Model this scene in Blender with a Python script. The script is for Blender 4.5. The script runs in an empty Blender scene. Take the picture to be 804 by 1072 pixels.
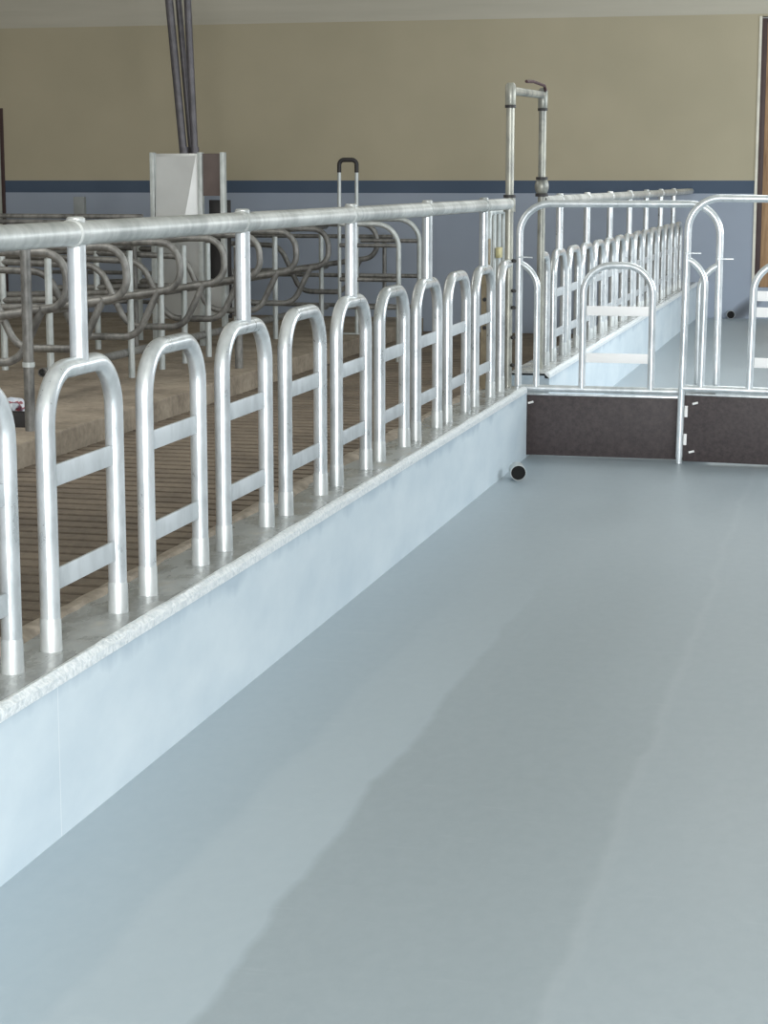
import bpy, bmesh, math, random
from mathutils import Vector, Matrix, noise
random.seed(7)
S = bpy.context.scene
COL = S.collection
PI = math.pi

# ------------------------------------------------------------------ helpers
def tag(o, label=None, cat=None, group=None, kind=None):
    if label: o['label'] = label
    if cat: o['category'] = cat
    if group: o['group'] = group
    if kind: o['kind'] = kind
    return o

def thing(name, label, cat, loc=(0, 0, 0), rz=0.0, group=None):
    o = bpy.data.objects.new(name, None)
    COL.objects.link(o)
    o.location = loc
    o.rotation_euler = (0, 0, rz)
    o.empty_display_size = 0.1
    return tag(o, label, cat, group)

def obj(name, bm, m, parent=None, smooth=True, sharp=35):
    me = bpy.data.meshes.new(name)
    bmesh.ops.recalc_face_normals(bm, faces=bm.faces)
    for f in bm.faces: f.smooth = smooth
    if smooth:
        a = math.radians(sharp)
        for e in bm.edges:
            if len(e.link_faces) == 2 and e.calc_face_angle(0) > a: e.smooth = False
    bm.to_mesh(me); bm.free()
    me.materials.append(m)
    o = bpy.data.objects.new(name, me)
    COL.objects.link(o)
    if parent: o.parent = parent
    return o

def dup(root, loc, label, group=None):
    r = root.copy(); COL.objects.link(r); r.location = loc
    r['label'] = label
    if group: r['group'] = group
    for ch in list(root.children):
        c = ch.copy(); COL.objects.link(c); c.parent = r
        for g in ch.children:
            d = g.copy(); COL.objects.link(d); d.parent = c
    return r

def box(bm, x0, x1, y0, y1, z0, z1, bev=0.0):
    n0 = len(bm.verts)
    vs = [bm.verts.new(p) for p in ((x0,y0,z0),(x1,y0,z0),(x1,y1,z0),(x0,y1,z0),(x0,y0,z1),(x1,y0,z1),(x1,y1,z1),(x0,y1,z1))]
    fs = [bm.faces.new([vs[i] for i in q]) for q in ((0,3,2,1),(4,5,6,7),(0,1,5,4),(1,2,6,5),(2,3,7,6),(3,0,4,7))]
    if bev:
        es = list({e for f in fs for e in f.edges})
        bmesh.ops.bevel(bm, geom=es, offset=bev, segments=2, profile=0.6, affect='EDGES')
    return bm

def BX(*a, bev=0.0):
    return box(bmesh.new(), *a, bev=bev)

def fillet(pts, rad, seg=8):
    """polyline with rounded corners; rad is a number or one per inner point"""
    pts = [Vector(p) for p in pts]
    out = [pts[0]]
    for i in range(1, len(pts)-1):
        r = rad[i-1] if isinstance(rad, (list, tuple)) else rad
        a, b, c = pts[i-1], pts[i], pts[i+1]
        u = (a-b).normalized(); v = (c-b).normalized()
        ang = u.angle(v)
        if ang > PI-0.02 or r <= 0:
            out.append(b); continue
        t = r/math.tan(ang/2)
        t = min(t, (a-b).length*0.499, (c-b).length*0.499)
        r2 = t*math.tan(ang/2)
        cen = b + (u+v).normalized()*(r2/math.sin(ang/2))
        p0 = b+u*t; p1 = b+v*t
        d0 = p0-cen; d1 = p1-cen
        tot = d0.angle(d1)
        for k in range(seg+1):
            s = k/seg
            w = (d0*math.sin((1-s)*tot)+d1*math.sin(s*tot))/math.sin(tot)
            out.append(cen+w)
    out.append(pts[-1])
    res = [out[0]]
    for p in out[1:]:
        if (p-res[-1]).length > 1e-5: res.append(p)
    return res

def tube(bm, pts, r, n=16, cap=True, inner=None):
    pts = [Vector(p) for p in pts]
    tans = []
    for i in range(len(pts)):
        if i == 0: t = pts[1]-pts[0]
        elif i == len(pts)-1: t = pts[-1]-pts[-2]
        else: t = (pts[i+1]-pts[i]).normalized()+(pts[i]-pts[i-1]).normalized()
        tans.append(t.normalized())
    t0 = tans[0]
    ref = Vector((0,0,1)) if abs(t0.z) < 0.9 else Vector((1,0,0))
    nrm = (ref - t0*ref.dot(t0)).normalized()
    rings = []
    for i, p in enumerate(pts):
        t = tans[i]
        nrm = (nrm - t*nrm.dot(t)).normalized()
        bn = t.cross(nrm)
        rr = r[i] if isinstance(r, (list, tuple)) else r
        rings.append([bm.verts.new(p + (nrm*math.cos(2*PI*k/n)+bn*math.sin(2*PI*k/n))*rr) for k in range(n)])
    for a, b in zip(rings, rings[1:]):
        for k in range(n):
            bm.faces.new((a[k], a[(k+1)%n], b[(k+1)%n], b[k]))
    if inner:   # open pipe ends: a wall and a short dark bore
        for ring, sgn, idx in ((rings[0], 1, 0), (rings[-1], -1, -1)):
            c = pts[idx]; t = tans[idx]*sgn
            r0 = [bm.verts.new(c+(v.co-c)*inner) for v in ring]
            r1 = [bm.verts.new(v.co+t*0.08) for v in r0]
            for k in range(n):
                bm.faces.new((ring[k], ring[(k+1)%n], r0[(k+1)%n], r0[k]))
                bm.faces.new((r0[k], r0[(k+1)%n], r1[(k+1)%n], r1[k]))
            bm.faces.new(r1)
    elif cap:
        bm.faces.new(rings[0]); bm.faces.new(rings[-1])
    return bm

def TB(pts, r, n=16, inner=None):
    return tube(bmesh.new(), pts, r, n, inner=inner)

# ------------------------------------------------------------------ materials
def newmat(name):
    m = bpy.data.materials.new(name); m.use_nodes = True
    nt = m.node_tree; N = nt.nodes; L = nt.links
    b = N['Principled BSDF']
    return m, N, L, b

def coords(N, L, scale=(1,1,1), obj_space=False):
    tc = N.new('ShaderNodeTexCoord') if obj_space else N.new('ShaderNodeNewGeometry')
    mp = N.new('ShaderNodeMapping'); mp.inputs['Scale'].default_value = scale
    L.new(tc.outputs['Object' if obj_space else 'Position'], mp.inputs['Vector'])
    return mp.outputs['Vector']

def noi(N, L, vec, scale, detail=4, rough=0.55):
    t = N.new('ShaderNodeTexNoise'); t.inputs['Scale'].default_value = scale
    t.inputs['Detail'].default_value = detail; t.inputs['Roughness'].default_value = rough
    L.new(vec, t.inputs['Vector']); return t.outputs['Fac']

def ramp(N, L, fac, stops):
    r = N.new('ShaderNodeValToRGB'); e = r.color_ramp.elements
    while len(e) < len(stops): e.new(0.5)
    for el, (p, c) in zip(e, stops):
        el.position = p; el.color = (*c, 1) if len(c) == 3 else c
    L.new(fac, r.inputs['Fac']); return r.outputs['Color']

def math_(N, L, op, a, b=None, clamp=False):
    m = N.new('ShaderNodeMath'); m.operation = op; m.use_clamp = clamp
    for i, v in enumerate((a, b)):
        if v is None: continue
        if isinstance(v, (int, float)): m.inputs[i].default_value = v
        else: L.new(v, m.inputs[i])
    return m.outputs[0]

def mix(N, L, fac, a, b, blend='MIX'):
    m = N.new('ShaderNodeMix'); m.data_type = 'RGBA'; m.blend_type = blend
    if isinstance(fac, (int, float)): m.inputs['Factor'].default_value = fac
    else: L.new(fac, m.inputs['Factor'])
    for k, v in (('A', a), ('B', b)):
        s = [i for i in m.inputs if i.name == k and i.type == 'RGBA'][0]
        if isinstance(v, tuple): s.default_value = (*v, 1)
        else: L.new(v, s)
    return [o for o in m.outputs if o.type == 'RGBA'][0]

def bump(N, L, b, h, strength, dist=0.01):
    n = N.new('ShaderNodeBump'); n.inputs['Strength'].default_value = strength
    n.inputs['Distance'].default_value = dist
    L.new(h, n.inputs['Height']); L.new(n.outputs[0], b.inputs['Normal'])

def simple(name, col, rough=0.6, metal=0.0, var=0.12, scale=6, bmp=0.0):
    m, N, L, b = newmat(name)
    v = coords(N, L)
    f = noi(N, L, v, scale)
    c2 = tuple(max(0, c*(1-var)) for c in col); c1 = tuple(min(1, c*(1+var)) for c in col)
    L.new(ramp(N, L, f, [(0.3, c2), (0.7, c1)]), b.inputs['Base Color'])
    b.inputs['Roughness'].default_value = rough; b.inputs['Metallic'].default_value = metal
    if bmp: bump(N, L, b, noi(N, L, v, scale*8), bmp, 0.004)
    return m

def galv(name, lo, hi, rough=0.36, metal=0.55):
    m, N, L, b = newmat(name)
    v = coords(N, L, (1, 1, 0.5))
    f = noi(N, L, v, 22, 5, 0.6)
    g = noi(N, L, v, 4, 3)
    s = math_(N, L, 'ADD', math_(N, L, 'MULTIPLY', f, 0.5), math_(N, L, 'MULTIPLY', g, 0.5))
    L.new(ramp(N, L, s, [(0.38, lo), (0.6, hi)]), b.inputs['Base Color'])
    L.new(math_(N, L, 'ADD', math_(N, L, 'MULTIPLY', f, 0.16), rough-0.08), b.inputs['Roughness'])
    b.inputs['Metallic'].default_value = metal
    bump(N, L, b, f, 0.12, 0.002)
    return m

M_galv = galv('galvanised_steel', (0.47, 0.505, 0.515), (0.70, 0.735, 0.745), 0.30, 0.6)
M_rail = galv('galvanised_rail', (0.36, 0.38, 0.37), (0.62, 0.64, 0.62), 0.42, 0.45)
M_bar = galv('galvanised_flat_bar', (0.44, 0.475, 0.49), (0.58, 0.62, 0.64), 0.45, 0.3)
M_sleeve = galv('dull_sleeve', (0.40, 0.43, 0.43), (0.58, 0.61, 0.60), 0.42, 0.45)
M_gate = galv('bright_gate_tube', (0.55, 0.6, 0.62), (0.78, 0.82, 0.84), 0.32, 0.5)
M_white = simple('white_painted_bar', (0.93, 0.93, 0.92), 0.45, 0, 0.03)
M_old = galv('weathered_pipe', (0.12, 0.12, 0.115), (0.30, 0.30, 0.285), 0.5, 0.4)
M_oldl = galv('dull_galvanised_post', (0.42, 0.46, 0.45), (0.62, 0.66, 0.65), 0.45, 0.3)
M_portal = galv('patinated_portal_pipe', (0.17, 0.18, 0.17), (0.42, 0.42, 0.36), 0.42, 0.45)
M_dark = simple('dark_fitting', (0.03, 0.028, 0.028), 0.6)
M_rust = simple('rusty_post', (0.30, 0.25, 0.17), 0.7, 0.1, 0.3, 14)
M_black = simple('black_bore', (0.006, 0.006, 0.006), 0.9)
M_duct = simple('dark_grey_pipe', (0.10, 0.095, 0.105), 0.45, 0.2, 0.25, 12)
M_sheet = simple('galvanised_sheet', (0.58, 0.60, 0.59), 0.38, 0.5, 0.1, 1.5)
M_pvc = simple('grey_plastic_pipe', (0.42, 0.45, 0.45), 0.4)
M_mortar = simple('mortar', (0.36, 0.31, 0.25), 0.9, 0, 0.3, 20, 0.4)
M_red = simple('dark_red_rod', (0.045, 0.012, 0.014), 0.6)

# blue floor coating: overlapping roller coats and soft wear
def floor_mat():
    m, N, L, b = newmat('blue_grey_epoxy_floor')
    v = coords(N, L)
    sep = N.new('ShaderNodeSeparateXYZ'); L.new(v, sep.inputs[0])
    vs = coords(N, L, (1.6, 0.35, 1))
    cloud = noi(N, L, vs, 1.6, 5, 0.5)
    fine = noi(N, L, coords(N, L, (1, 0.6, 1)), 28, 3, 0.6)
    col = ramp(N, L, cloud, [(0.3, FLOOR_A), (0.7, FLOOR_B)])
    # roller lanes along the feed passage: each coat ends in a slightly uneven edge
    wob = math_(N, L, 'MULTIPLY', math_(N, L, 'SUBTRACT', noi(N, L, coords(N, L, (0.3, 1.3, 1)), 1.3, 3), 0.5), 0.12)
    xw = math_(N, L, 'ADD', sep.outputs['X'], wob)
    def lane(x, sharp):
        return math_(N, L, 'ADD', math_(N, L, 'MULTIPLY', math_(N, L, 'SUBTRACT', xw, x), sharp), 0.5, True)
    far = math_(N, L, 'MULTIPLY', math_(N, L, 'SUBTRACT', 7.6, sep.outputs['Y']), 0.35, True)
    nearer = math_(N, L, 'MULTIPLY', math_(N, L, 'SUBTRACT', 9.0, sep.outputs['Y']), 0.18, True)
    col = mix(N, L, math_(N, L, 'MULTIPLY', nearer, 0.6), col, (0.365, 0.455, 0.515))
    l0 = lane(0.35, 30); l1 = lane(0.62, 40); l2 = lane(1.25, 30)
    col = mix(N, L, math_(N, L, 'MULTIPLY', math_(N, L, 'MULTIPLY', math_(N, L, 'SUBTRACT', l0, l1, True), far), 0.22), col, (0.50, 0.56, 0.59))
    col = mix(N, L, math_(N, L, 'MULTIPLY', math_(N, L, 'MULTIPLY', l1, far), 0.50), col, FLOOR_C)
    col = mix(N, L, math_(N, L, 'MULTIPLY', math_(N, L, 'MULTIPLY', l2, far), 0.30), col, (0.385, 0.45, 0.495))
    seam = math_(N, L, 'SUBTRACT', 1.0, math_(N, L, 'MULTIPLY', math_(N, L, 'ABSOLUTE', math_(N, L, 'SUBTRACT', xw, 1.25)), 40), True)
    col = mix(N, L, math_(N, L, 'MULTIPLY', seam, 0.12), col, (0.55, 0.6, 0.63))
    # small dried streaks of paint
    sv = coords(N, L, (1.2, 7, 1))
    stk = math_(N, L, 'MULTIPLY', math_(N, L, 'SUBTRACT', noi(N, L, sv, 3.0, 5, 0.6), 0.63), 6, True)
    col = mix(N, L, math_(N, L, 'MULTIPLY', stk, 0.22), col, (0.55, 0.6, 0.62))
    col = mix(N, L, math_(N, L, 'MULTIPLY', fine, 0.16), col, (0.62, 0.68, 0.70))
    L.new(col, b.inputs['Base Color'])
    L.new(math_(N, L, 'ADD', math_(N, L, 'MULTIPLY', cloud, 0.25), 0.30), b.inputs['Roughness'])
    bump(N, L, b, fine, 0.08, 0.004)
    return m
FLOOR_A, FLOOR_B, FLOOR_C = (0.285, 0.345, 0.385), (0.35, 0.41, 0.45), (0.235, 0.27, 0.285)

def curb_mat():
    m, N, L, b = newmat('pale_blue_painted_curb')
    v = coords(N, L)
    sep = N.new('ShaderNodeSeparateXYZ'); L.new(v, sep.inputs[0])
    cl = noi(N, L, coords(N, L, (1, 1, 2)), 2.2, 4)
    fi = noi(N, L, v, 60, 2)
    col = ramp(N, L, cl, [(0.3, (0.55, 0.65, 0.715)), (0.7, (0.66, 0.75, 0.80))])
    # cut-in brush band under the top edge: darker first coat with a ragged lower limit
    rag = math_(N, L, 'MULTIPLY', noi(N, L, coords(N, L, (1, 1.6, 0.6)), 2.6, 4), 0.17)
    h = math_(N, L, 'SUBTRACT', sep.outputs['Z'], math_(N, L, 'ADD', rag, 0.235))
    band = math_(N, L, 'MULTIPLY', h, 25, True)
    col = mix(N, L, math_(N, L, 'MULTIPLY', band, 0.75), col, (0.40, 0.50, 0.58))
    # thin pale hairline run of paint
    hl = math_(N, L, 'SUBTRACT', 1.0, math_(N, L, 'MULTIPLY', math_(N, L, 'ABSOLUTE', math_(N, L, 'SUBTRACT', sep.outputs['Y'], 4.045)), 420), True)
    hl = math_(N, L, 'MULTIPLY', hl, 0.8)
    col = mix(N, L, hl, col, (0.9, 0.93, 0.95))
    L.new(col, b.inputs['Base Color'])
    b.inputs['Roughness'].default_value = 0.5
    bump(N, L, b, fi, 0.12, 0.003)
    return m

def curbtop_mat():
    m, N, L, b = newmat('wet_looking_grey_sealed_top')
    v = coords(N, L, (1, 0.6, 1))
    f = noi(N, L, v, 9, 5)
    L.new(ramp(N, L, f, [(0.35, (0.27, 0.285, 0.285)), (0.62, (0.40, 0.425, 0.425)), (0.8, (0.44, 0.42, 0.37))]), b.inputs['Base Color'])
    L.new(ramp(N, L, f, [(0.4, (0.12,)*3), (0.7, (0.5,)*3)]), b.inputs['Roughness'])
    bump(N, L, b, noi(N, L, v, 30, 4), 0.35, 0.008)
    return m

def edge_mat():
    m, N, L, b = newmat('rough_white_chipped_edge')
    v = coords(N, L)
    f = noi(N, L, v, 70, 4, 0.7)
    L.new(ramp(N, L, f, [(0.35, (0.60, 0.67, 0.70)), (0.60, (0.90, 0.94, 0.95))]), b.inputs['Base Color'])
    b.inputs['Roughness'].default_value = 0.35
    bump(N, L, b, f, 0.8, 0.01)
    return m

def wall_mat():
    m, N, L, b = newmat('painted_gable_wall')
    v = coords(N, L)
    sep = N.new('ShaderNodeSeparateXYZ'); L.new(v, sep.inputs[0])
    cl = noi(N, L, v, 0.7, 3)
    beige = ramp(N, L, cl, [(0.3, BEIGE_A), (0.7, BEIGE_B)])
    blue = ramp(N, L, cl, [(0.3, (0.29, 0.34, 0.42)), (0.7, (0.35, 0.40, 0.48))])
    navy = ramp(N, L, cl, [(0.3, (0.055, 0.085, 0.135)), (0.7, (0.075, 0.11, 0.165))])
    top = math_(N, L, 'GREATER_THAN', sep.outputs['Z'], 3.245)
    up = math_(N, L, 'GREATER_THAN', sep.outputs['Z'], 1.49)
    mid = math_(N, L, 'GREATER_THAN', sep.outputs['Z'], 1.35)
    col = mix(N, L, mid, blue, navy)
    col = mix(N, L, up, col, beige)
    col = mix(N, L, top, col, ramp(N, L, noi(N, L, coords(N, L, (0.4, 1, 6)), 1.2, 3), [(0.3, (0.47, 0.45, 0.37)), (0.7, (0.54, 0.515, 0.43))]))
    # shadow patch painted into the colour, low on the wall beside the drain
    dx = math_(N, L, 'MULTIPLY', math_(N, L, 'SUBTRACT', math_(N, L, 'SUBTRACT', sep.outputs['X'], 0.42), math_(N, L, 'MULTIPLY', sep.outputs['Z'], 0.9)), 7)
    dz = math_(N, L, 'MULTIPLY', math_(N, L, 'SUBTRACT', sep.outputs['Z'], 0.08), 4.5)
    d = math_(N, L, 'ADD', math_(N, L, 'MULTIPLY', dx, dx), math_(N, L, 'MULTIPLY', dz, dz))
    shade = math_(N, L, 'SUBTRACT', 1.0, d, True)
    col = mix(N, L, math_(N, L, 'MULTIPLY', shade, 0.8), col, (0.05, 0.055, 0.06))
    L.new(col, b.inputs['Base Color'])
    b.inputs['Roughness'].default_value = 0.7
    bump(N, L, b, noi(N, L, v, 40, 3), 0.1, 0.004)
    return m
BEIGE_A, BEIGE_B = (0.41, 0.37, 0.26), (0.48, 0.43, 0.305)

def concrete(name, lo, hi, sc=3.0):
    m, N, L, b = newmat(name)
    v = coords(N, L)
    f = noi(N, L, v, sc, 6, 0.65); g = noi(N, L, v, sc*14, 4)
    s = math_(N, L, 'ADD', math_(N, L, 'MULTIPLY', f, 0.7), math_(N, L, 'MULTIPLY', g, 0.3))
    L.new(ramp(N, L, s, [(0.38, lo), (0.62, hi)]), b.inputs['Base Color'])
    b.inputs['Roughness'].default_value = 0.85
    bump(N, L, b, g, 0.3, 0.008)
    return m

def wood_mat():
    m, N, L, b = newmat('brown_board_wood')
    v = coords(N, L, (14, 14, 1.2))
    f = noi(N, L, v, 2.2, 5, 0.6)
    L.new(ramp(N, L, f, [(0.3, (0.24, 0.13, 0.06)), (0.7, (0.46, 0.29, 0.15))]), b.inputs['Base Color'])
    b.inputs['Roughness'].default_value = 0.6
    return m

def panel_mat():
    m, N, L, b = newmat('dark_brown_rubber_board')
    v = coords(N, L)
    f = noi(N, L, v, 45, 4, 0.7)
    L.new(ramp(N, L, f, [(0.35, (0.028, 0.020, 0.021)), (0.7, (0.062, 0.046, 0.046))]), b.inputs['Base Color'])
    b.inputs['Roughness'].default_value = 0.55
    bump(N, L, b, f, 0.3, 0.003)
    return m

M_floor = floor_mat(); M_curb = curb_mat(); M_top = curbtop_mat(); M_edge = edge_mat(); M_wall = wall_mat()
M_slat = concrete('brown_slat_concrete', (0.12, 0.097, 0.074), (0.22, 0.18, 0.135), 2.2)
M_bed = concrete('tan_stall_concrete', (0.18, 0.15, 0.115), (0.38, 0.325, 0.255), 1.6)
M_pit = simple('pit_dark', (0.03, 0.024, 0.02), 0.9)
M_wood = wood_mat(); M_panel = panel_mat()
M_ceil = simple('pale_ceiling', (0.80, 0.76, 0.66), 0.8, 0, 0.05, 1.5)
M_trim = simple('cream_edge_trim', (0.72, 0.70, 0.60), 0.5)
M_frame = simple('dark_door_frame', (0.055, 0.03, 0.028), 0.5)
M_leaf = simple('pale_green_door_leaf', (0.50, 0.53, 0.47), 0.55)

# ------------------------------------------------------------------ the setting
YB = 21.84       # gable wall
ZC = 4.3        # ceiling
ZS, ZP = -0.2, -0.05   # slatted alley, stall platform
def struct(name, bm, m, parent=None, smooth=False):
    o = obj(name, bm, m, parent, smooth)
    if not parent: o['kind'] = 'structure'
    return o

struct('floor', BX(0.0, 5.6, -5.0, YB, -0.25, 0.0), M_floor)
# slatted cow alley: beams across the alley with open slots over a pit
bm = bmesh.new()
y = 2.2
while y < YB-0.1:
    box(bm, -3.09, -0.26, y, y+0.122, ZS-0.12, ZS, bev=0.006)
    y += 0.165
struct('floor_slatted', bm, M_slat)
struct('floor_pit', BX(-3.09, -0.26, 2.0, YB, -0.60, -0.55), M_pit)
bm = BX(-11.0, -3.09, 2.0, YB, -0.60, ZP, bev=0.012)
struct('floor_stall_platform', bm, M_bed)
struct('ceiling', BX(-11.0, 5.6, -2.0, YB+0.2, ZC, ZC+0.15), M_ceil)
bm = bmesh.new()
box(bm, -8.19, 0.60, YB, YB+0.2, -0.6, ZC)
box(bm, -11.0, -8.19, YB, YB+0.2, 2.31, ZC)
box(bm, 0.60, 5.6, YB, YB+0.2, -0.3, 0.34)
box(bm, 0.60, 5.6, YB, YB+0.2, 3.22, ZC)
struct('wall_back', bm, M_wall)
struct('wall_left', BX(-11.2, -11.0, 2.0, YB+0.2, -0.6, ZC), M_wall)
# corner trim next to the board door
struct('trim_1', BX(0.575, 0.605, YB-0.012, YB+0.02, 0.34, 3.22, bev=0.003), M_trim)
# left door with dark frame and pale leaf
d1 = struct('door_1', BX(-9.3, -8.222, YB-0.005, YB+0.07, -0.05, 2.25, bev=0.004), M_leaf)
bm = bmesh.new()
box(bm, -8.222, -8.18, YB-0.02, YB+0.1, -0.05, 2.33, bev=0.004)
box(bm, -9.38, -8.26, YB-0.02, YB+0.1, 2.25, 2.33, bev=0.004)
box(bm, -9.38, -9.30, YB-0.02, YB+0.1, -0.05, 2.25, bev=0.004)
obj('door_frame', bm, M_frame, d1)
obj('door_handle', TB(fillet([(-9.2,YB+0.02,1.0),(-9.2,YB-0.05,1.0),(-9.07,YB-0.05,1.0)],0.02,4),0.011,8), M_galv, d1)
# brown board door on the right
d2 = bmesh.new()
for k in range(16):
    x = 0.655+k*0.24
    box(d2, x, x+0.236, YB+0.05, YB+0.09, 0.34, 3.18, bev=0.004)
d2 = struct('door_2', d2, M_wood)
bm = bmesh.new()
box(bm, 0.605, 0.66, YB+0.0, YB+0.12, 0.34, 3.2, bev=0.004)
box(bm, 0.66, 4.6, YB+0.02, YB+0.12, 3.16, 3.2, bev=0.004)
obj('door_frame', bm, M_frame, d2)

# curb (feed barrier wall) : body, sealed top and chipped front edge
def curb(name, y0, y1, pipe_gap=None):
    bm = bmesh.new()
    prof = [(-0.25,-0.6),(-0.25,0.372),(-0.244,0.384),(-0.024,0.384),(-0.024,0.381),(0.0,0.357),(0.0,-0.6)]
    n = max(2, int((y1-y0)/0.25))
    rows = []
    for i in range(n+1):
        y = y0+(y1-y0)*i/n
        rows.append([bm.verts.new((x, y, z)) for x, z in prof])
    for a, b in zip(rows, rows[1:]):
        for k in range(len(prof)):
            bm.faces.new((a[k], a[(k+1)%len(prof)], b[(k+1)%len(prof)], b[k]))
    bm.faces.new(rows[0]); bm.faces.new(rows[-1])
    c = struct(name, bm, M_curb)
    # sealed top, slightly uneven
    def strip(nm, xs, zs, step, amp, mat, ampx=0.0):
        bm = bmesh.new(); n = int((y1-y0)/step); rows = []
        for i in range(n+1):
            y = y0+(y1-y0)*i/n; r = []
            for j, (x, z) in enumerate(zip(xs, zs)):
                q = noise.noise(Vector((x*9, y*7, 1.3+j)))
                q2 = noise.noise(Vector((y*23, j*3.1, 5.0)))
                inner = 0 < j < len(xs)-1
                r.append(bm.verts.new((x+(ampx*q2 if inner else 0), y, z+(amp*q if inner else 0))))
            rows.append(r)
        for a, b in zip(rows, rows[1:]):
            for k in range(len(xs)-1): bm.faces.new((a[k], a[k+1], b[k+1], b[k]))
        # underside closes the coat
        lo0 = [bm.verts.new((xs[0], r[0].co.y, min(zs)-0.01)) for r in rows]
        lo1 = [bm.verts.new((xs[-1], r[0].co.y, min(zs)-0.01)) for r in rows]
        for i in range(n):
            bm.faces.new((rows[i][0], lo0[i], lo0[i+1], rows[i+1][0]))
            bm.faces.new((rows[i][-1], rows[i+1][-1], lo1[i+1], lo1[i]))
        for i in (0, n):
            bm.faces.new(rows[i]+[lo1[i], lo0[i]])
        return obj(nm, bm, mat, c)
    strip('sealed_top', [-0.245,-0.2,-0.15,-0.1,-0.06,-0.026], [0.384,0.389,0.390,0.390,0.390,0.388], 0.06, 0.003, M_top)
    strip('chipped_edge', [-0.026,-0.021,-0.011,-0.004,0.0022,0.0022], [0.388,0.391,0.391,0.386,0.379,0.368], 0.02, 0.0022, M_edge, 0.002)
    return c
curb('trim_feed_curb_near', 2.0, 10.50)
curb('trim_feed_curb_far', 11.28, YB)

# mortar left along the cow side of the curb
bm = bmesh.new()
y = 2.4; rows = []
while y < 10.4:
    a = 0.5+0.5*noise.noise(Vector((y*1.7, 0.3, 0)))
    c = noise.noise(Vector((y*9, 2.3, 0)))
    a = a*a*1.5
    w = 0.012+0.065*a+0.016*c; h = 0.004+0.020*a+0.008*c
    rows.append([bm.verts.new(p) for p in ((-0.262, y, 0.33), (-0.268, y, 0.386+h*0.4), (-0.245, y, 0.388+h), (-0.245+w*0.6, y, 0.388+h*0.8), (-0.245+w, y, 0.385))])
    y += 0.03
for a, b in zip(rows, rows[1:]):
    for k in range(4): bm.faces.new((a[k], a[k+1], b[k+1], b[k]))
o = obj('mortar_residue', bm, M_mortar); tag(o, 'crumbly tan mortar residue along the cow side edge of the curb top', 'mortar', kind='stuff')

# ------------------------------------------------------------------ feed fence
XF = -0.10; ZT = 0.39
HW = 0.219; R1 = 0.0240; HT = 1.053
def make_hoop(label, group, post):
    t = thing('fence_hoop', label, 'fence hoop', (0, 0, 0), 0, group)
    pts = fillet([(0,-HW,-0.10),(0,-HW,HT-ZT),(0,HW,HT-ZT),(0,HW,-0.10)], 0.130, 12)
    obj('hoop_tube', TB(pts, R1, 20), M_galv, t)
    for z in (0.805, 0.555):
        obj('crossbar', BX(-0.004, 0.004, -HW+0.015, HW-0.015, z-ZT-0.026, z-ZT+0.026, bev=0.0015), M_bar, t)
    for s in (-1, 1):
        obj('base_sleeve', TB([(0,s*HW,-0.01),(0,s*HW,0.002),(0,s*HW,0.075),(0,s*HW,0.08)], [0.0272,0.0268,0.0255,0.0242], 20), M_sleeve, t)
    if post:
        obj('post', TB([(0,0,HT-ZT+0.012),(0,0,1.3445-ZT)], 0.0228, 20), M_galv, t)
    return t
gn = 'galvanised hoops of the near feed fence'; gf = 'galvanised hoops of the far feed fence'
near = [
 'galvanised fence hoop cut off by the left picture edge, nearest the camera',
 'largest complete galvanised fence hoop, with a post up to the top rail',
 'galvanised fence hoop without a post, right of the largest complete hoop',
 'galvanised hoop under the second rail post from the left in the near fence',
 'galvanised hoop without a post, between the second and third rail posts of the near fence',
 'galvanised hoop under the third rail post from the left in the near fence',
 'galvanised hoop without a post, just right of the third rail post from the left',
 'galvanised hoop under the fourth rail post from the left in the near fence',
 'galvanised hoop without a post, between the fourth and fifth rail posts of the near fence',
 'last full hoop of the near fence, under its fifth rail post beside the tall portal']
protoP = protoN = None
for i in range(10):
    yy = 3.807 + i*0.6585; post = (i % 2 == 1)
    loc = (XF, yy, ZT)
    if post:
        if protoP is None: protoP = make_hoop(near[i], gn, True); protoP.location = loc
        else: dup(protoP, loc, near[i], gn)
    else:
        if protoN is None: protoN = make_hoop(near[i], gn, False); protoN.location = loc
        else: dup(protoN, loc, near[i], gn)
ordw = ['first','second','third','fourth','fifth','sixth','seventh','eighth','ninth','tenth','eleventh','twelfth','thirteenth','fourteenth']
for i in range(14):
    yy = 12.26 + i*0.6265; post = (i % 2 == 0)
    lab = 'galvanised hoop %s a post, %s full hoop of the far fence behind the gates, counting from the tall portal' % ('with' if post else 'without', ordw[i])
    lab = '%s full hoop of the far fence counting from the tall portal, %s' % (ordw[i], 'with a post' if post else 'no post')
    dup(protoP if post else protoN, (XF, yy, ZT), lab, gf)

def make_rail(label, y0, y1, z, posts, clampmat):
    t = thing('top_rail', label, 'rail', (XF, y0, z))
    L_ = y1-y0
    obj('rail_tube', TB([(0,0,0),(0,L_,0)], 0.030, 24, inner=0.86), M_rail, t)
    for p in posts:
        q = p-y0
        obj('clamp', TB([(0,q-0.035,0),(0,q-0.031,0),(0,q+0.031,0),(0,q+0.035,0)],[0.0305,0.0345,0.0345,0.0305],24), clampmat, t)
        obj('post_stub', TB([(0,q,0.026),(0,q,0.036),(0,q,0.040)],[0.0228,0.0228,0.018],20), clampmat, t)
    return t
rt = make_rail('thick galvanised top rail of the near fence, from the left edge to the tall portal', 2.2, 10.43, 1.372, [3.807+0.6585*k for k in (1,3,5,7,9)], M_rail)
rt2 = make_rail('galvanised top rail of the far fence, behind the gates', 11.575, 21.80, 1.375, [12.26+1.253*k for k in range(7)], M_rail)

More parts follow.
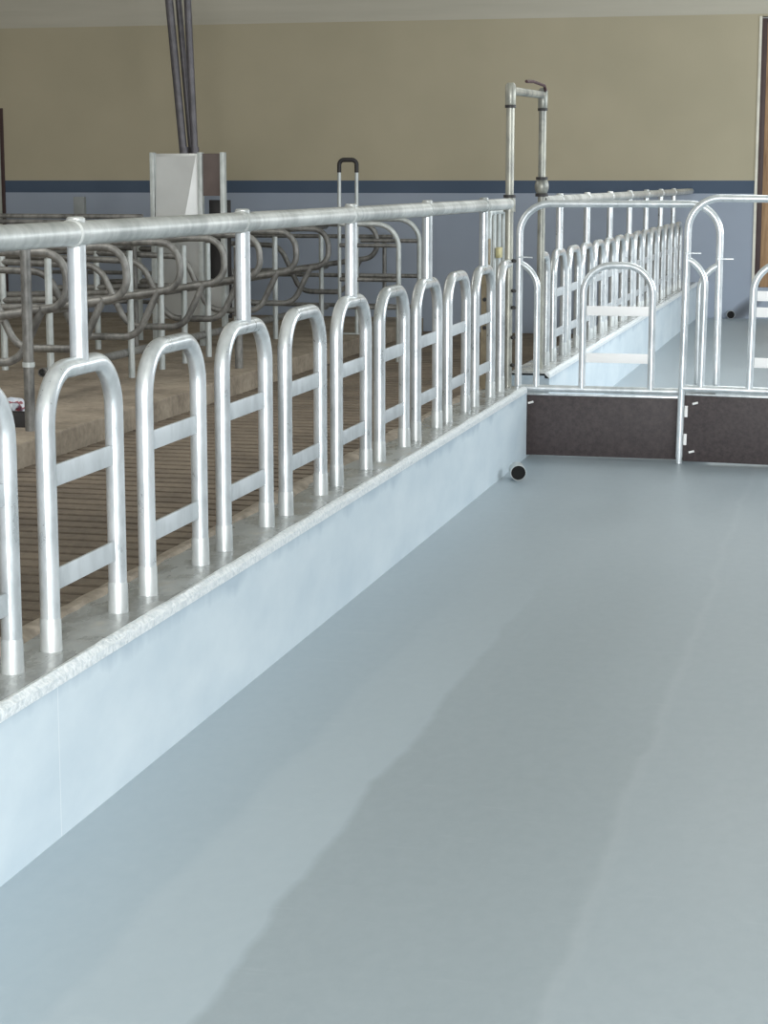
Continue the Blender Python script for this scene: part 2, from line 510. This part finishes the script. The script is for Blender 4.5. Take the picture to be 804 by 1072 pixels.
# tall portal of two pipes that frames the man pass
t = thing('pass_portal', 'tall inverted-U portal of weathered pipe between near and far fence', 'portal', (XF, 10.46, ZT))
D = 1.08
obj('post', TB([(0,0,0.0),(0,0,1.56)], 0.0225, 18), M_portal, t)
obj('post', TB([(0,D,0.0),(0,D,1.56)], 0.0225, 18), M_portal, t)
obj('crossbar', TB([(0,0.03,1.575),(0,D-0.02,1.595)], 0.022, 18), M_portal, t)
for yy, dz in ((0, 0), (D, 0.02)):
    obj('elbow_fitting', TB([(0,yy,1.50+dz),(0,yy,1.505+dz),(0,yy,1.60+dz),(0,yy,1.615+dz)],[0.026,0.0285,0.0285,0.018],18), M_portal, t)['label'] = 'corner pipe fitting'
    obj('dark_ring', TB([(0,yy,1.485+dz),(0,yy,1.50+dz)],0.0295,18), M_dark, t)
obj('dark_ring', TB([(0,0,1.015),(0,0,1.03)],0.0335,18), M_dark, t)
obj('rail_socket', TB([(0,0,0.94),(0,0,1.012)],0.033,18), M_portal, t)
obj('swivel_ball', TB([(0,D,1.03),(0,D,1.04),(0,D,1.06),(0,D,1.08),(0,D,1.10),(0,D,1.11)],[0.03,0.036,0.042,0.042,0.036,0.03],18), M_portal, t)
obj('dark_ring', TB([(0,D,1.012),(0,D,1.03)],0.038,18), M_dark, t)
obj('dark_ring', TB([(0,D,1.11),(0,D,1.125)],0.035,18), M_dark, t)
obj('rod', TB(fillet([(0.02,0.38,1.640),(0.02,0.62,1.650),(0.02,1.0,1.645),(0.02,1.05,1.62)],0.02,4),0.009,8), M_red, t)
for z in (0.12, 0.27, 0.43, 0.52, 0.68):
    obj('bolt', TB([(0.02,-0.005,z),(0.038,-0.03,z)],0.010,8), M_dark, t)

# quarter hoops beside the portal
def quarter(label, y, dirn):
    t = thing('quarter_hoop', label, 'fence hoop', (XF, y, ZT))
    pts = fillet([(0,0,-0.1),(0,0,0.665),(0,dirn*0.208,0.665)],0.16,10)
    obj('hoop_tube', TB(pts, R1, 18), M_galv, t)
    obj('base_sleeve', TB([(0,0,-0.01),(0,0,0.075),(0,0,0.08)],[0.027,0.0255,0.0242],18), M_sleeve, t)
quarter('half hoop curving into the near pipe of the tall portal', 10.225, 1)
quarter('half hoop curving into the far pipe of the tall portal', 11.775, -1)

# slim swing gate parked in the pass behind the portal, with yellowed latch
t = thing('pass_gate', 'narrow tubular pass gate seen behind the last near hoop and portal', 'gate', (-0.30, 10.93, 0))
obj('frame', TB(fillet([(0,0,0.0),(0,0,1.52),(0,0.46,1.52),(0,0.46,0.0)],0.05,6),0.017,14), M_oldl, t)
obj('bar', TB([(0,0.16,0.03),(0,0.16,1.52)],0.014,12), M_oldl, t)
obj('bar', TB([(0,0.31,0.03),(0,0.31,1.52)],0.014,12), M_oldl, t)
obj('cross_rail', TB([(0,0,0.03),(0,0.46,0.03)],0.017,12), M_oldl, t)
for e in [c for c in t.children]: e.location.z = -0.2
obj('latch', BX(0.018,0.045,0.12,0.20,1.06,1.12,bev=0.006), simple('yellowed_zinc',(0.6,0.55,0.3),0.4,0.4), t)
t['label'] = 'narrow tubular pass gate seen just left of the tall portal'
# rusty post at the edge of the pass
o = thing('rusty_post','rust-stained tan post on the cow side of the tall portal','post',(-0.20,10.33,ZT))
obj('post_body', BX(-0.022,0.022,-0.022,0.022,-0.0,0.80,bev=0.004), M_rust, o)
for z in (0.13,0.33,0.48,0.62):
    obj('bolt', TB([(0.0,-0.02,z),(0.0,-0.035,z)],0.011,8), M_dark, o)

# ------------------------------------------------------------------ cross gates
def make_gate(label, loc, leg):
    t = thing('calf_gate', label, 'gate', loc, 0)
    W = 1.075; Z0 = 0.372; Z1 = 1.372; r = 0.0195
    fr = bmesh.new()
    z_end = 0.0 if leg else Z0
    tube(fr, fillet([(0,0,z_end),(0,0,Z1),(W,0,Z1),(W,0,Z0)],0.165,14), r, 18)
    obj('frame', fr, M_gate, t)
    obj('bottom_rail', TB([(0.0,0,Z0),(W,0,Z0)], 0.0195, 18), M_gate, t)
    h = obj('inner_hoop', TB(fillet([(0.352,0,Z0),(0.352,0,1.045),(0.727,0,1.045),(0.727,0,Z0)],0.155,12),0.019,18), M_gate, t)
    for z in ((0.80,0.545) if not leg else (0.87,0.785,0.52)):
        b = obj('flat_bar', BX(0.372,0.707,-0.004,0.004,z-0.026,z+0.026,bev=0.0015), M_white, h); b['label'] = 'white flat bar'
    arc = [(0.10-0.15+0.15*math.cos(q*math.radians(70)/10), 0.91+0.15*math.sin(q*math.radians(70)/10)) for q in range(11)]
    obj('side_hoop', TB([(0.10,0,Z0)]+[(x,0,z) for x, z in arc],0.0175,18), M_gate, t)
    obj('side_hoop', TB([(W-0.10,0,Z0)]+[(W-x,0,z) for x, z in arc],0.0175,18), M_gate, t)
    for s, x in ((-1, 0.0), (1, W)):
        obj('wire_hook', TB([(x-0.01,-0.022,1.085),(x+0.075,-0.024,1.085)],0.004,6), M_galv, t)
    p = obj('panel', BX(0.020,W-0.028,-0.012,0.006,0.004-(0.022 if leg else 0),0.335,bev=0.002), M_panel, t); p['label'] = 'dark brown board panel'
    obj('panel_rail', BX(0.020,W-0.02,-0.010,0.010,0.335,0.345,bev=0.001), M_galv, t)
    for x, z in ((0.075,0.295),(W-0.075,0.295),(0.065,0.035),(W-0.075,0.035)):
        if not leg and z < 0.1: continue
        b = TB([(x-0.014,-0.02,z-0.004),(x+0.014,-0.02,z+0.004)],0.006,8)
        tube(b, [(x,-0.008,z),(x,-0.02,z)],0.005,8)
        obj('bolt', b, M_white, p)['label'] = 'shiny bolt'
    if leg:
        for z in (0.25,0.10):
            obj('hinge', TB([(0.028,-0.016,z-0.03),(0.028,-0.016,z+0.03)],0.009,10), M_white, t)
    return t
make_gate('tubular calf gate with dark board, beside the end of the curb', (-0.066, 10.60, 0), False)
make_gate('tubular calf gate with dark board, cut by the right picture edge', (0.835, 10.46, 0.035), True).rotation_euler = (0, math.radians(0.8), 0)
# foot of the second gate's post reaches the floor
for o in list(COL.objects):
    if o.name.startswith('calf_gate') and 'right picture' in o['label']:
        obj('foot', TB([(0,0,-0.033),(0,0,0.02)],0.017,14), M_gate, o)

# drain pipe ends
def drain(label, loc, rz, r, L_=0.12):
    t = thing('drain_pipe', label, 'drain pipe', loc, rz)
    bm = bmesh.new(); n = 24; rings = []
    for (yy, rr) in ((L_, r),(0, r),(0, r*0.92),(L_-0.01, r*0.92)):
        rings.append([bm.verts.new((math.cos(2*PI*k/n)*rr, yy, math.sin(2*PI*k/n)*rr)) for k in range(n)])
    for a, b in zip(rings, rings[1:]):
        for k in range(n): bm.faces.new((a[k],a[(k+1)%n],b[(k+1)%n],b[k]))
    bm.faces.new(rings[0])
    obj('pipe_wall', bm, M_pvc, t)
    obj('dark_bore', TB([(0,0.012,0),(0,0.022,0)], r*0.925, 24), M_black, t)['label'] = 'black pipe mouth'
    return t
drain('short open drain pipe with black mouth at the foot of the curb', (0.102, 9.66, 0.040), math.radians(14), 0.040)
drain('small black drain opening at the foot of the back wall', (0.37, YB-0.12, 0.045), 0.1, 0.045)

# ------------------------------------------------------------------ cow side
# posts at the platform edge
def edge_post(label, y, x=-3.27, h=1.27, r=0.033):
    t = thing('support_post', label, 'post', (x, y, ZP))
    obj('post_tube', TB([(0,0,0),(0,0,h)], r, 16), M_old, t)
    obj('band', TB([(0,0,0.40),(0,0,0.43)], r+0.006, 16), M_oldl, t)['label'] = 'pale clamp band'
    obj('top_cap', TB([(0,0,h),(0,0,h+0.012)], r+0.003, 16), M_oldl, t)
edge_post('dark steel post at the stall step, near the left picture edge', 11.3)
edge_post('dark steel post at the stall step, seen through the hoop under the second rail post', 15.55, h=1.0)

# railing with three rails and pale posts
t = thing('stall_railing', 'three-rail pipe railing with pale posts on the stall platform', 'railing', (-3.90, 12.95, ZP))
for z, m in ((1.008, M_old), (0.58, M_old), (0.144, M_old)):
    obj('rail', TB([(0.0,0.0,z-ZP),(0.0,7.65,z-ZP)],0.033,16,inner=0.8), m, t)
for yy in (0.05, 1.65, 2.35, 2.92, 3.55, 5.6, 7.3):
    obj('post', TB([(0.045,yy,0),(0.045,yy,1.0)],0.026,14), M_oldl, t)

# cubicle dividers
def make_divider(label):
    t = thing('stall_divider', label, 'stall divider', (0,0,0), 0, 'bent pipe stall dividers')
    obj('upper_loop', TB(fillet([(-2.3,0,1.09),(0,0,1.09),(0.02,0,0.75),(-1.0,0,0.60),(-2.3,0,0.56)],[0.16,0.15,0.3,0.2],10),0.027,14), M_old, t)
    obj('lower_loop', TB(fillet([(-0.16,0,0.74),(-0.34,0,0.38),(-0.82,0,0.38),(-1.05,0,0.86),(-2.3,0,0.90)],[0.18,0.18,0.2],10),0.027,14), M_old, t)
    obj('support_leg', TB([(-1.9,0,-0.0+ZP*0),(-1.9,0,1.09)],0.028,14), M_oldl, t)
    obj('clamp', TB([(-0.94,-0.032,0.60),(-0.94,0.032,0.60)],0.045,14), M_old, t)
    return t
dl = [(11.75,'first from the left, bend behind the first rail post'),(12.8,'its bend showing midway between first rail post and feeder'),
      (13.9,'its bend low before the pale feeder panel'),(14.95,'its bend before the dark feeder bay'),
      (15.9,'its bend just right of the second rail post'),(17.0,'its bend midway between second and third rail posts'),
      (18.1,'its bend just left of the slim pipe arch'),(20.1,'farthest one, its bend right of the slim pipe arch')]
pd = None
for i, (yy, w) in enumerate(dl):
    lab = 'bent pipe stall divider, ' + w
    loc = (-3.2 if i < 7 else -3.22, yy, ZP)
    if pd is None: pd = make_divider(lab); pd.location = loc
    else: dup(pd, loc, lab)

# cross barriers with rounded ends in the far alley
def barrier(label, y, xe, x0, zt, rails):
    t = thing('cross_barrier', label, 'barrier', (xe, y, ZS))
    obj('end_bow', TB(fillet([(x0-xe,0,zt-ZS),(0,0,zt-ZS),(0,0,0.0)],0.22,10),0.024,14), M_oldl, t)
    for z in rails: obj('rail', TB([(x0-xe,0,z-ZS),(-0.02,0,z-ZS)],0.020,12), M_old, t)
barrier('nearer round-cornered pipe barrier across the far cow alley', 18.0, -2.48, -3.05, 1.09, (0.89,0.57,0.31))
barrier('farther round-cornered pipe barrier across the far cow alley', 18.8, -2.46, -3.05, 1.12, (0.91,0.57,0.27))
def longrail(label, y, x0, x1, zs):
    t = thing('back_railing', label, 'railing', (x0, y, ZP))
    for z in zs: obj('rail', TB([(0,0,z-ZP),(x1-x0,0,z-ZP)],0.022,12), M_old, t)
    for x in (0.3,(x1-x0)*0.5,x1-x0-0.1): obj('post', TB([(x,0.03,0),(x,0.03,max(zs))],0.024,12), M_old, t)
longrail('low dark pipe railing along the foot of the back wall', 21.2, -8.0, -3.3, (0.88,0.45,0.12))
longrail('high dark pipe railing just above the top rail at the left', 16.9, -7.6, -4.6, (1.17,1.12))

# slim pipe arch
t = thing('pipe_arch', 'slim inverted-U pipe arch with dark bent top before the back wall', 'pipe arch', (-3.40, 19.3, ZP))
dx = 0.18
obj('leg', TB([(0,0,0),(0,0,1.63)],0.019,12), M_oldl, t)
obj('leg', TB([(dx,0,0),(dx,0,1.63)],0.019,12), M_oldl, t)
obj('bend', TB(fillet([(0,0,1.62),(0,0,1.745),(dx,0,1.745),(dx,0,1.62)],0.05,8),0.022,12), M_dark, t)['label'] = 'dark bent top pipe'
obj('base_plate', BX(-0.06,dx+0.06,-0.05,0.05,0,0.012,bev=0.002), M_oldl, t)

# grey plate post behind top rail
t = thing('plate_post', 'flat grey post rising above the top rail near its first clamp', 'post', (-5.66, 18.0, ZP))
obj('plate', BX(-0.055,0.055,-0.03,0.03,0,1.385,bev=0.005), M_duct, t)
t.children[0].data.materials[0] = simple('flat_grey', (0.22,0.24,0.24), 0.6)

# concentrate feeder: sheet-metal panel between posts, dark open bay at its right
FY = 17.62
t = thing('cow_feeder', 'galvanised sheet-metal cow feeder under the dark pipes', 'feeder', (-4.53, FY, ZP))
def rel(x): return x+4.67
obj('front_panel', BX(rel(-4.88),rel(-4.44),-0.01,0.0,0.25,1.79,bev=0.002), M_sheet, t)
# creased sheet: a folded triangular lid on the panel
bm = bmesh.new()
a = bm.verts.new((rel(-4.86),-0.014,1.76)); b = bm.verts.new((rel(-4.47),-0.014,1.77)); c = bm.verts.new((rel(-4.62),-0.05,1.0)); d = bm.verts.new((rel(-4.87),-0.05,1.0)); e = bm.verts.new((rel(-4.46),-0.014,1.0))
bm.faces.new((a,d,c,b)); bm.faces.new((b,c,e))
r = bmesh.ops.extrude_face_region(bm, geom=bm.faces[:])
bmesh.ops.translate(bm, vec=(0,0.004,0), verts=[v for v in r['geom'] if isinstance(v, bmesh.types.BMVert)])
obj('folded_sheet', bm, M_sheet, t, smooth=False)
for x in (-4.90,-4.43,-4.21):
    obj('upright', BX(rel(x)-0.022,rel(x)+0.022,-0.035,0.035,0,1.80,bev=0.004), M_oldl, t)
obj('side_plate', BX(rel(-4.93),rel(-4.90),0.0,0.38,0.3,1.78,bev=0.002), M_sheet, t)
obj('bay_back', BX(rel(-4.42),rel(-4.21),0.20,0.22,0.25,1.36,bev=0.002), M_dark, t)
obj('bay_header', BX(rel(-4.41),rel(-4.23),0.0,0.02,1.40,1.79,bev=0.002), simple('brown_plate',(0.13,0.10,0.09),0.6), t)
obj('trough', BX(rel(-4.86),rel(-4.23),0.03,0.38,0.28,0.62,bev=0.01), M_sheet, t)
obj('hopper', TB([(rel(-4.6),0.2,1.5),(rel(-4.6),0.2,1.72)],[0.06,0.14],16), M_sheet, t)
# feed pipes from the ceiling
def feedpipe(label, xb, xt, r, dy):
    t = thing('feed_pipe', label, 'feed pipe', (xb+0.14, FY+dy, 1.68), 0, 'dark feed pipes from the ceiling')
    obj('pipe_tube', TB([(0,0,0),((xt-xb),0,1.5),((xt-xb)*1.6,0,ZC-1.68)], r, 14), M_duct, t)
    obj('pipe_collar', TB([(0,0,0.06),(0,0,0.12)], r+0.006, 14), M_duct, t)
feedpipe('leftmost dark feed pipe slanting up from the feeder', -4.625, -4.75, 0.038, 0.10)
feedpipe('middle dark feed pipe slanting up from the feeder', -4.575, -4.69, 0.030, 0.19)
feedpipe('rightmost dark feed pipe rising from the feeder', -4.525, -4.575, 0.034, 0.12)

# litter by the dark post
def crumple(name, label, cat, loc, s, m, seed):
    bm = bmesh.new(); bmesh.ops.create_icosphere(bm, subdivisions=3, radius=1)
    for v in bm.verts:
        n = noise.noise(v.co*2.1+Vector((seed,0,0)))*0.45+noise.noise(v.co*5+Vector((0,seed,0)))*0.2
        v.co = v.co*(1+n); v.co.x *= s[0]; v.co.y *= s[1]; v.co.z = max(-s[2], v.co.z*s[2])+s[2]
    o = obj(name, bm, m, None, True, 25); o.location = loc
    return tag(o, label, cat)
def bagmat():
    m, N, L, b = newmat('printed_bag_plastic')
    f = noi(N, L, coords(N, L), 11, 2)
    L.new(ramp(N, L, f, [(0.38,(0.55,0.60,0.68)),(0.47,(0.6,0.62,0.66)),(0.5,(0.30,0.05,0.06)),(0.58,(0.10,0.06,0.10)),(0.66,(0.5,0.55,0.6))]), b.inputs['Base Color'])
    b.inputs['Roughness'].default_value = 0.4
    return m
crumple('crumpled_bag', 'crumpled white and red plastic bag beside the dark post', 'bag', (-3.60, 11.75, ZP), (0.09,0.10,0.075), bagmat(), 3.1)
t = thing('small_crate', 'small dark brown crate in front of the crumpled bag', 'crate', (-3.45, 11.50, ZP))
bm = bmesh.new()
box(bm,-0.09,0.09,-0.06,-0.05,0.0,0.09,bev=0.002); box(bm,-0.09,0.09,0.05,0.06,0.0,0.09,bev=0.002)
box(bm,-0.09,-0.08,-0.05,0.05,0.0,0.09,bev=0.002); box(bm,0.08,0.09,-0.05,0.05,0.0,0.09,bev=0.002)
obj('crate_sides', bm, M_dark, t)
obj('crate_base', BX(-0.08,0.08,-0.05,0.05,0.0,0.012), M_dark, t)

# ------------------------------------------------------------------ light, world, camera
W = bpy.data.worlds.new('World'); S.world = W; W.use_nodes = True
bg = W.node_tree.nodes['Background']
bg.inputs['Color'].default_value = (0.86, 0.93, 1.0, 1); bg.inputs['Strength'].default_value = 0.5

def area(name, loc, rot, sx, sy, power, col):
    l = bpy.data.lights.new(name, 'AREA'); l.shape = 'RECTANGLE'; l.size = sx; l.size_y = sy
    l.energy = power; l.color = col
    o = bpy.data.objects.new(name, l); COL.objects.link(o); o.location = loc
    d = Vector(rot)-Vector(loc); o.rotation_euler = d.to_track_quat('-Z','Y').to_euler()
    return o
area('daylight_gable_door', (2.6, -5.0, 1.7), (-0.2, 12, 1.0), 3.2, 2.6, 900, (0.98,0.99,1.0))
area('daylight_side_door', (4.4, 0.2, 1.9), (-0.1, 4.8, 0.6), 1.0, 1.6, 130, (0.97,0.99,1.0))
area('daylight_side_opening', (5.5, 14.5, 2.4), (-1, 15, 0.6), 11, 1.4, 330, (0.92,0.97,1.0))
area('overhead_fill_feed_passage', (0.8, 14.5, 4.2), (0.3, 15.5, 0), 1.6, 5, 170, (0.96,0.98,1.0))  # added overhead fill to brighten the far hoops and curb; no ceiling opening
area('overhead_fill_stalls', (-5.0, 12.5, 4.2), (-5.0, 14.0, 0), 2.5, 7, 190, (1.0,0.98,0.94))  # added overhead fill to lift the stall floor and back wall

cam = bpy.data.cameras.new('camera'); co = bpy.data.objects.new('camera', cam); COL.objects.link(co)
co.location = (1.75, 0, 1.5)
co.rotation_euler = (math.radians(90-9.6345), 0, math.radians(13.651))
cam.sensor_fit = 'HORIZONTAL'; cam.sensor_width = 36; cam.lens = 36*2050/804
cam.clip_start = 0.05
S.camera = co
S.view_settings.view_transform = 'Standard'; S.view_settings.look = 'None'
S.view_settings.exposure = 0.0; S.view_settings.gamma = 1.0; S.view_settings.use_curve_mapping = False
